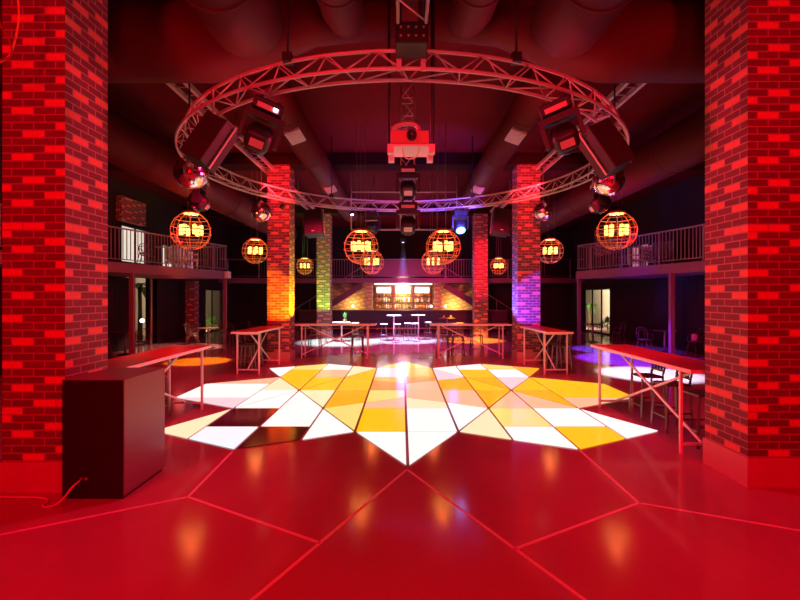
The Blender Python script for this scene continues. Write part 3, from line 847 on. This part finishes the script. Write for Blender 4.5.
# hanging cables upper left
def P(x,y,d): return ((x-402)*d/F, d, H+(296-y)*d/F)
tag(MB().tube(smooth([P(10,-60,4.0),P(15,-20,4.0),P(18.5,5,4.0),P(18.5,22,4.0),P(16,36,4.0),P(13,48,4.0),P(9,56,4.0),P(0,62,4.0),P(-20,66,4.0)]),.008,8).build('hanging_cable','orange'),
    'orange cable looping in front of the left pillar near the top corner','cable')
tag(MB().tube(smooth([P(-8,-50,3.9),P(-3,0,3.9),P(0,24,3.9),P(6,34,3.9),P(10.5,44,3.9),P(11.5,54,3.9),P(5,59,3.9),P(-20,64,3.9)]),.008,8).build('hanging_cable','dcable'),
    'dark red cable looping in front of the left pillar at the top corner','cable')

# ------------------------------------------------------------------ balconies and gallery
def arc(c, r, a0, a1, n=8): return [(c[0]+r*math.cos(a0+(a1-a0)*k/n), c[1]+r*math.sin(a0+(a1-a0)*k/n)) for k in range(n+1)]
def balcony(sg, side):
    e = [(-8.75,9.0),(-8.4,12.5),(-7.25,16.8),(-7.05,17.3),(-7.15,17.6),(-7.45,17.75),(-10.0,17.75)]
    e = [(sg*(abs(x)-.2), y) for x,y in e]
    edge = e
    wall = sg*9.9
    poly = e[:-1] + [(wall,17.75),(wall,9.0)]
    struct(MB().prism(poly,2.58,2.87).build('balcony_floor','fascia'),'painted balcony slab along the %s wall' % side,'balcony')
    r = thing('balcony_railing','thin barred railing on the %s balcony' % side,'railing',(0,0,2.87),group='side balcony railings')
    path = [(x+sg*.06,y-(.06 if y>17.3 else 0)) for x,y in e[:-1]] + [(wall-sg*.0,17.69)]
    MB().tube([(x,y,1.0) for x,y in path],.025,8).build('handrail','steel',r)
    MB().tube([(x,y,.1) for x,y in path],.015,8).build('bottom_rail','steel',r)
    acc = 0; nxt = 0; cnt = 0
    for a,b in zip(path,path[1:]):
        L = math.dist(a,b); s = nxt-acc
        while s < L:
            f = s/L; x=a[0]+(b[0]-a[0])*f; y=a[1]+(b[1]-a[1])*f
            if cnt % 12 == 0: MB().box(x-.022,y-.022,0,x+.022,y+.022,.98).build('post','steel',r)
            else: MB().box(x-.009,y-.009,.1,x+.009,y+.009,.98).build('baluster','steel',r)
            cnt += 1; nxt += .13; s = nxt-acc
        acc += L
    # steel posts carrying it
    for (x,y) in ((-8.2,13.1),(-7.15,17.35)):
        struct(MB().box(sg*(abs(x)-.17)-.06,y-.06,0,sg*(abs(x)-.17)+.06,y+.06,2.58).build('balcony_post','fascia'),
               'steel post under the %s balcony, %s' % (side,'near the front' if y<14 else 'at its far corner'),'post')
balcony(-1,'left'); balcony(1,'right')
# dark drapes under the balconies, hung before the side walls
def drape(x, y0, y1, z1, lab):
    mb = MB(); n = int((y1-y0)/.16)
    pts = []
    for k in range(n+1):
        y = y0+(y1-y0)*k/n; pts.append((x+.05*(1 if k%2 else -1), y))
    for a,b in zip(pts,pts[1:]):
        v=[mb.bm.verts.new(p) for p in ((a[0],a[1],.02),(b[0],b[1],.02),(b[0],b[1],z1),(a[0],a[1],z1),(a[0]+.02,a[1],.02),(b[0]+.02,b[1],.02),(b[0]+.02,b[1],z1),(a[0]+.02,a[1],z1))]
        for f in ((0,1,2,3),(7,6,5,4),(0,4,5,1),(3,2,6,7),(0,3,7,4),(1,5,6,2)): mb.bm.faces.new([v[i] for i in f])
    return tag(mb.build('curtain','curtain'), lab, 'curtain', 'black drapes')
drape(-9.7,17.5,21.6,2.55,'black drape between the two garden openings on the left')
drape(-9.7,10.0,15.6,2.55,'black drape beside the left pillar under the balcony')
drape(9.75,9.5,20.6,2.55,'long black drape under the right balcony')
br = struct(MB().box(-9.35,19.0,0,-8.95,19.4,2.55).build('brick_pier','brick'),'short brick pier under the left balcony','pier')
bu = struct(MB().box(-9.95,15.3,4.55,-9.75,16.75,5.4).build('brick_wall_panel','brick'),'patch of brick wall above the left balcony window','wall')
struct(MB().box(9.75,20.3,3.9,9.95,22.3,5.2).build('brick_wall_panel','brick'),'patch of brick wall above the right balcony','wall')
chair(-8.9,15.4,1.2,'dark chair upstairs on the left balcony before the bright blind',2.87,'balcony chairs')
chair(-8.5,14.6,-1.8,'second dark chair upstairs on the left balcony',2.87,'balcony chairs')
chair(-7.85,17.25,.6,'chair upstairs at the far corner of the left balcony',2.87,'balcony chairs')
chair(7.9,15.9,.6,'chair upstairs at the far corner of the right balcony',2.87,'balcony chairs')
def sofa(x,y,z,rz,lab,m='white'):
    t = thing('lounge_chair',lab,'lounge chair',(x,y,z),(0,0,rz),'lounge chairs on the balconies')
    MB().box(-.35,-.3,.32,.35,.3,.4).bevel(.015,1).build('seat',m,t)
    b = MB()
    for k in range(6): b.box(-.34+k*.12,.27,.42,-.26+k*.12,.31,.85)
    b.box(-.35,.27,.85,.35,.31,.9).build('slatted_back',m,t)
    for sx in (-.31,.31):
        for sy in (-.27,.27): MB().box(sx-.02,sy-.02,0,sx+.02,sy+.02,.32).build('leg',m,t)
    for sx in (-.36,.33): MB().box(sx,-.28,.55,sx+.03,.29,.6).build('armrest',m,t)
    return t
sofa(-8.0,16.2,2.87,1.0,'pale slatted lounge chair on the left balcony','white')
sofa(-8.75,17.2,2.87,1.4,'second pale lounge chair on the left balcony against the wide window','white')
sofa(8.75,15.0,2.87,-1.0,'wooden slatted lounge chair on the right balcony','wood')
sofa(8.9,16.3,2.87,-1.3,'pale slatted lounge chair on the right balcony before the pink blind','white')
tag(MB().box(AX-7.25,17.50,2.60,AX-7.02,17.80,2.86).build('sensor_box','tablewhite'),'small pale box at the far corner of the left balcony','sensor')
bpy.data.objects['sensor_box'].location = (.18,-.36,0.0)

# rear gallery
struct(MB().box(-9.9,23.7,2.62,9.9,26.0,2.87).build('gallery_floor','fascia'),'painted gallery slab across the rear above the bar','gallery')
gr = thing('gallery_railing','long railing across the rear gallery above the bar','railing',(0,23.75,2.87))
MB().tube([(-9.8,0,1.0),(9.8,0,1.0)],.028,8).build('handrail','steel',gr)
MB().tube([(-9.8,0,.1),(9.8,0,.1)],.016,8).build('bottom_rail','steel',gr)
for k in range(135):
    x = -9.4+k*.14
    if -1.9 < x < 2.1: continue
    if k % 12 == 0: MB().box(x-.025,-.025,0,x+.025,.025,.98).build('post','steel',gr)
    elif abs(x) < 7.7: MB().box(x-.009,-.009,.1,x+.009,.009,.98).build('baluster','steel',gr)
pm = MB().box(-1.9,-.012,.12,2.1,.012,.95).build('solid_panel','fascia',gr); pm['label'] = 'solid violet panel in the middle of the railing'

# staircases left and right of the bar
def staircase(sg, side):
    t = thing('staircase','sloping staircase descending behind the bar on the %s' % side,'staircase',(AX,0,0),group='rear staircases')
    n = 14; x0 = 2.3; z0 = 2.62; st = MB(); dx = .29; dz = z0/n
    for k in range(n):
        st.box(min(sg*(x0+k*dx),sg*(x0+(k+1)*dx)),24.55,z0-(k+1)*dz-.05,max(sg*(x0+k*dx),sg*(x0+(k+1)*dx)),25.7,z0-(k+1)*dz+.0)
    st.build('treads','steel',t)
    MB().beam((sg*x0,24.5,z0-.12),(sg*(x0+n*dx),24.5,.0),.06,.34).build('stringer','fascia',t)
    MB().tube([(sg*x0,24.5,z0+.9),(sg*(x0+n*dx),24.5,.95)],.025,8).build('handrail','steel',t)
    for k in range(0,n+1,2):
        x = sg*(x0+k*dx); z = z0-k*dz; MB().tube([(x,24.5,max(0,z-.1)),(x,24.5,z+.92)],.012,6).build('baluster','steel',t)
staircase(-1,'left'); staircase(1,'right')
for sg, side in ((-1,'left'),(1,'right')):
    xs = sorted((AX+sg*1.62, AX+sg*5.0))
    struct(MB().box(xs[0],25.8,0,xs[1],25.98,2.6).build('brick_wall','tanbrick'),'tan brick wall under the %s staircase' % side,'wall')
    xs = sorted((AX+sg*1.75, AX+sg*2.15))
    struct(MB().box(xs[0],24.75,0,xs[1],25.15,2.62).build('brick_pier','tanbrick'),'tan brick pier at the %s end of the back bar' % side,'pier')

# bar counter
bc = thing('bar_counter','long dark bar counter across the back of the hall','bar',(0,23.0,0))
MB().box(-5.4,0,.1,5.5,.6,1.1).build('front','counter',bc)
MB().box(-5.4,.06,0,5.5,.56,.1).build('kick_plate','black',bc)
MB().box(-5.5,-.08,1.1,5.6,.66,1.16).build('counter_top','wood',bc)
MB().tube([(-5.3,-.12,.22),(5.4,-.12,.22)],.025,8).build('foot_rail','copper',bc)
for k in range(9): MB().box(-5.2+k*1.3,-.12,.12,-5.16+k*1.3,.0,.2).build('rail_bracket','copper',bc)
# back bar
bb = thing('back_bar','lit back bar shelf unit between the two brick piers','shelf',(AX,25.3,0))
MB().box(-1.65,.2,0,1.65,.25,2.6).build('back_panel','gold',bb)
MB().box(-1.65,-.25,0,1.65,.2,1.15).build('base_cabinet','wood',bb)
for z in (1.15,1.52,1.86): MB().box(-1.62,-.18,z,1.62,.2,z+.03).build('shelf','wood',bb)
for x in (-1.65,-.56,.53,1.62): MB().box(x,-.2,1.15,x+.03,.2,2.6).build('upright','wood',bb)
sl = MB().box(-1.65,-.28,2.56,1.65,-.22,2.6).build('light_strip','strip',bb); sl['label']='glowing light strip along the top'
for k,(x,lab) in enumerate(((-1.1,'glowing white screen above the back bar, left of three'),(-.01,'glowing white screen above the back bar, middle of three'),(1.08,'glowing white screen above the back bar, right of three'))):
    s = thing('wall_screen',lab,'screen',(AX+x,25.14,2.06 if k != 1 else 2.02),group='screens over the bar')
    hh = .36 if k != 1 else .42
    MB().box(-.42,-.02,0,.42,.05,hh).build('bezel','black',s)
    MB().box(-.40,-.03,.02,.40,-.02,hh-.02).build('display','screen',s)
    MB().box(-.06,.05,.1,.06,.33,.2).build('mount','black',s)
# bottles
def bottle(m, lab, tall):
    h = .30 if tall else .24; r = .04 if tall else .05
    return MB().lathe([(0,0),(r,0),(r,h*.58),(r*.8,h*.68),(r*.34,h*.78),(r*.34,h*.97),(r*.42,h*.97),(r*.42,h),(0,h)],12)
protos = [bottle('glass','',1),bottle('amber','',0),bottle('clearg','',1),bottle('amber','',1)]
pm_ = ['glass','amber','clearg','amber']
pn = ['tall green bottle','squat amber bottle','tall clear bottle','tall amber bottle']
po = [None]*4
row_names = {1.18:'on the lowest shelf of the back bar', 1.55:'on the middle shelf of the back bar', 1.89:'on the upper shelf of the back bar'}
for z in (1.18,1.55,1.89):
    n = 24 if z < 1.8 else 18
    for k in range(n):
        q = random.randrange(4)
        if z > 1.8: q = 1
        x = AX-1.54+3.08*(k+.5)/n + random.uniform(-.015,.015); y = 25.2+random.uniform(-.03,.05)
        if abs((x-AX+.545)) < .085 or abs(x-AX-.545) < .085: continue
        lab = '%s %s' % (pn[q], row_names[z])
        if po[q] is None:
            o = protos[q].build('bottle',pm_[q]); po[q] = o
        else:
            o = po[q].copy(); C.objects.link(o)
        o.location = (x,y,z+.002); o.rotation_euler=(0,0,k)
        tag(o,lab,'bottle','%ss %s' % (pn[q],row_names[z]))
# small lamps on the counter
for x,lab in ((-2.6,'small white lamp on the bar counter at the left brick wall'),(1.55,'small white lamp on the bar counter at the right pier'),(2.3,'small white lamp on the bar counter under the right staircase')):
    t = thing('counter_lamp',lab,'lamp',(x,23.35,1.16),group='small lamps on the bar counter')
    MB().lathe([(0,0),(.06,0),(.05,.02),(.012,.03),(.012,.12),(0,.12)],14).build('stand','steel',t)
    MB().lathe([(0,.12),(.05,.13),(.07,.19),(.05,.25),(0,.27)],16).build('globe','strip',t)

# ------------------------------------------------------------------ garden outside the glazed openings
def garden_wall(x0,x1,y0,y1,lab):
    return tag(MB().box(x0,y0,0,x1,y1,3.0).build('garden_wall','cream'),lab,'wall',kind='structure')
garden_wall(-12.6,-12.4,13,38,'cream garden wall beyond the left glazed openings')
garden_wall(12.4,12.6,18,38,'cream garden wall beyond the right glazed opening')
def palm(x,y,h,lab,n=16,L=.9):
    t = thing('palm_tree',lab,'palm',(x,y,0),group='garden palms')
    MB().tube([(0,0,0),(.03,0,h*.5),(0,.02,h)],[.1,.08,.075],10).build('trunk','bark',t)
    mb = MB()
    for k in range(n):
        a = k*2.399; el = .2+1.0*random.random()
        prev=None
        for j in range(8):
            f=j/7; r=L*f*math.cos(el*.6); z=h+L*(math.sin(el)*f-.9*f*f)
            c=Vector((r*math.cos(a),r*math.sin(a),z)); w=.11*math.sin(PI*min(1,f*.9+.1)); s=Vector((-math.sin(a),math.cos(a),0))*w
            cur=[mb.bm.verts.new(c-s),mb.bm.verts.new(c+Vector((0,0,.02))),mb.bm.verts.new(c+s)]
            if prev:
                for i in range(2): mb.bm.faces.new((prev[i],prev[i+1],cur[i+1],cur[i]))
            prev=cur
    mb.build('fronds','leaf',t)
def shrub(x,y,r,lab):
    t = thing('garden_shrub',lab,'shrub',(x,y,0),group='garden shrubs')
    mb = MB()
    for k in range(160):
        a=random.random()*2*PI; b=random.random()*PI*.5; q=r*(.6+.4*random.random())
        c=Vector((q*math.cos(a)*math.cos(b),q*math.sin(a)*math.cos(b),.1+q*1.3*math.sin(b)))
        rot=Euler((random.random()*3,random.random()*3,random.random()*3)).to_matrix()
        vs=[mb.bm.verts.new(c+rot@Vector(p)) for p in ((-.09,0,0),(0,.035,.01),(.09,0,0),(0,-.035,.01))]
        mb.bm.faces.new(vs)
    mb.build('foliage','leaf',t)
    MB().tube([(0,0,0),(0,0,r)],.03,8).build('stem','bark',t)
palm(-11.4,19.1,2.25,'palm outside the left glazed opening nearest the camera')
shrub(-11.55,18.4,.4,'leafy shrub at the foot of the left palm')
shrub(-11.3,26.0,.5,'leafy shrub outside the far left garden door')
shrub(11.4,24.4,.5,'leafy shrub outside the right garden door')
palm(11.5,27.0,1.3,'palm outside the right garden door',12,.7)
gl = thing('garden_lamp','glowing garden lamp beside the shrub outside the left opening','lamp',(-10.75,18.2,0))
MB().tube([(0,0,-.02),(0,0,.8)],.02,8).build('post','black',gl)
MB().sphere((0,0,.88),.09,16,10).build('globe','strip',gl)
struct(MB().box(-14,12,-.22,-10.2,38,-.02).build('ground','plinth'),'garden ground on the left','ground')
struct(MB().box(10.2,12,-.22,14,38,-.02).build('ground','plinth'),'garden ground on the right','ground')
light('AREA',(-10.6,24,1.8),520,(1,.85,.6),1.0,target=(-12.4,24,1.8),name='garden_light',sy=12)
light('AREA',(10.6,26,1.8),330,(1,.88,.7),1.0,target=(12.4,26,1.8),name='garden_light',sy=10)

# ------------------------------------------------------------------ blue haze beam
cone = MB().lathe([(.04,3.84),(.06,3.84),(.24,2.2),(0,2.2)],20)
bm_ = bpy.data.materials.new('beam_haze'); bm_.use_nodes = True
nt = bm_.node_tree; nt.nodes.remove(nt.nodes['Principled BSDF'])
vs = nt.nodes.new('ShaderNodeVolumeScatter'); vs.inputs['Density'].default_value = .5
nt.links.new(vs.outputs['Volume'], nt.nodes['Material Output'].inputs['Volume'])
hz = cone.build('light_haze', bm_); hz.location = (.04,16.0,0)
tag(hz,'blue lit haze in the beam of the small spotlight before the gallery','haze',kind='stuff')

# ------------------------------------------------------------------ lights
RED = (1.0, 0.0, 0.012)
light('AREA',(-4.6,-2.0,4.9),350,RED,.8,target=(-1.8,5,.3),name='red_wash')
light('AREA',(3.3,-2.0,5.4),310,RED,.8,target=(1.8,5,.3),name='red_wash')
light('AREA',(0,-2.4,3.6),200,RED,1.0,target=(0,6,2.6),name='red_wash')
PK = (1.0, 0.008, 0.06)
for x,y,e in ((-2.7,6.6,420),(2.7,6.6,420),(-1.9,9.4,420),(1.9,9.4,420)):
    light('SPOT',(x,y,3.9),e,PK,.12,target=(x*1.5,y+2.4,0),spot=104,blend=.6,name='ring_red_light')
for x,y,e in ((-2.0,6.2,95),(2.0,6.2,95),(0,11.0,90)):
    light('SPOT',(x,y,3.6),e,(1.0,.01,.07),.12,target=(x*.8,y-.2,6),spot=120,blend=.7,name='up_red_light')
for x in (-5.0,5.0):
    light('SPOT',(x,9.5,3.3),420,(1.0,.004,.03),.2,target=(x*1.7,12,1.6),spot=120,blend=.7,name='side_red_light')
    light('SPOT',(x,11.5,3.4),60,(1.0,.004,.03),.2,target=(x*1.05,11.0,6),spot=130,blend=.7,name='up_red_light')
light('SPOT',(0,12,3.2),50,(1,.01,.06),.3,target=(0,13,6),spot=130,blend=.8,name='up_red_light')
for sg in (-1,1):
    light('SPOT',(-sg*1.5,6.8,3.5),950,(1.0,.018,.075),.4,target=(sg*3.3,4.6,1.9),spot=76,blend=.7,name='cross_red_light')
light('SPOT',(0,.8,3.0),90,(1.0,.24,.30),.3,target=(0,4.8,4.5),spot=110,blend=.7,name='pink_front_fill')  # added spot without a fixture, pinkens the front of the ring and projector
light('SPOT',(0,6.3,3.0),90,(1.0,.14,.2),.1,target=(.1,8.5,4.9),spot=46,blend=.7,name='pink_truss_fill')  # added spot without a fixture, brightens the hanging lattice truss
# pillars
light('SPOT',(-2.45,12.75,1.14),480,(.8,1.0,0.0),.04,target=(-3.22,12.9,1.9),spot=70,blend=.5,name='yellow_uplight')
light('SPOT',(-2.7,11.7,1.2),800,(1.0,.26,0.0),.04,target=(-3.45,12.57,1.75),spot=56,blend=.6,name='orange_uplight')
light('SPOT',(-2.8,9.5,4.4),1000,(1.0,.012,.02),.1,target=(-3.5,12.57,4.5),spot=58,blend=.6,name='red_spot')
light('SPOT',(2.5,12.8,1.14),420,(.10,.16,1.0),.04,target=(3.3,12.9,1.9),spot=66,blend=.4,name='blue_uplight')
light('SPOT',(2.5,11.5,1.2),800,(.11,.06,1.0),.04,target=(3.6,12.57,1.7),spot=46,blend=.3,name='violet_uplight')
light('SPOT',(2.8,9.5,4.4),1000,(1.0,.015,.03),.1,target=(3.6,12.57,4.5),spot=58,blend=.6,name='red_spot')
light('SPOT',(-3.4,18.7,.25),1100,(.28,1.0,.06),.05,target=(-3.55,20,2.6),spot=52,blend=.5,name='green_uplight')
light('SPOT',(3.2,17.4,3.5),900,(1,.015,.04),.05,target=(3.6,20,3.2),spot=62,blend=.5,name='red_spot')
# pools on the floor
def pool(x,y,e,col,spot=40,z=4.8,dx=0,dy=0,blend=.35,s=.06): light('SPOT',(x+dx,y+dy,z),e,col,s,target=(x,y,0),spot=spot,blend=blend,name='pool_spot')
pool(-2.5,18.2,9500,(.38,1.0,.82),46,blend=.6)
pool(.15,18.9,13000,(.36,.62,1.0),42,blend=.6)
pool(3.0,18.9,6500,(1.0,.45,.03),34)
pool(6.0,10.7,7000,(.5,.85,1.0),34,blend=.5,z=4.2,dx=-.9)
pool(7.4,15.6,1100,(.08,.05,1.0),64,z=2.4,dx=-1.2)
pool(6.9,13.2,5000,(.14,.03,1.0),44,z=4.2,dx=-1.6)
pool(-5.9,12.8,4200,(1.0,.33,.0),22,dx=.8)
pool(-8.0,16.2,700,(1.0,.45,.3),60,z=2.45,dx=1.6)
for x in (-1.5,1.6): light('SPOT',(x,15.4,4.6),900,(1.0,.06,.42),.2,target=(x*.8,17.0,0),spot=88,blend=.8,name='magenta_wash')
light('SPOT',(1.45,10.7,3.6),330,(.10,.08,1.0),.05,target=(1.0,11.7,4.3),spot=130,blend=.6,name='blue_ring_light')
light('SPOT',(.04,16,3.83),500,(.12,.22,1.0),.02,target=(.04,16,0),spot=16,blend=.3,name='blue_beam')
light('POINT',(2.6,22.3,3.2),30,(.8,.08,.8),.2,name='violet_light')
light('POINT',(0,22.2,2.3),130,(.9,.06,.5),.2,name='violet_light')
# bar
light('AREA',(AX,24.75,2.5),230,(1,.72,.40),.3,target=(AX,25.4,1.4),name='bar_light',sy=3)
light('POINT',(-2.9,25.3,1.35),40,(1,.60,.22),.08,name='bar_warm_light')
light('POINT',(3.0,25.3,1.35),55,(1,.62,.20),.08,name='bar_warm_light')
light('POINT',(-8.6,17.0,2.2),6,(1,.1,.1),.2,name='red_corner')

# ------------------------------------------------------------------ world, camera, view
w = bpy.data.worlds.new('World'); S.world = w; w.use_nodes = True
w.node_tree.nodes['Background'].inputs['Color'].default_value = (.012,.0008,.002,1)
w.node_tree.nodes['Background'].inputs['Strength'].default_value = 1.0
cd = bpy.data.cameras.new('camera'); cam = bpy.data.objects.new('camera', cd); C.objects.link(cam)
cam.location = (0,0,H); cam.rotation_euler = (PI/2,0,0)
cd.sensor_width = 36; cd.lens = F*36/800; cd.shift_x = -2/800; cd.shift_y = -4/800
cd.clip_start = .05; cd.clip_end = 200
S.camera = cam
S.view_settings.view_transform = 'Standard'
try: S.view_settings.look = 'None'
except Exception: pass
S.view_settings.exposure = 0; S.view_settings.gamma = 1; S.view_settings.use_curve_mapping = False
S.cycles.use_denoising = True
S.cycles.max_bounces = 8; S.cycles.volume_bounces = 0
S.cycles.sample_clamp_indirect = 6
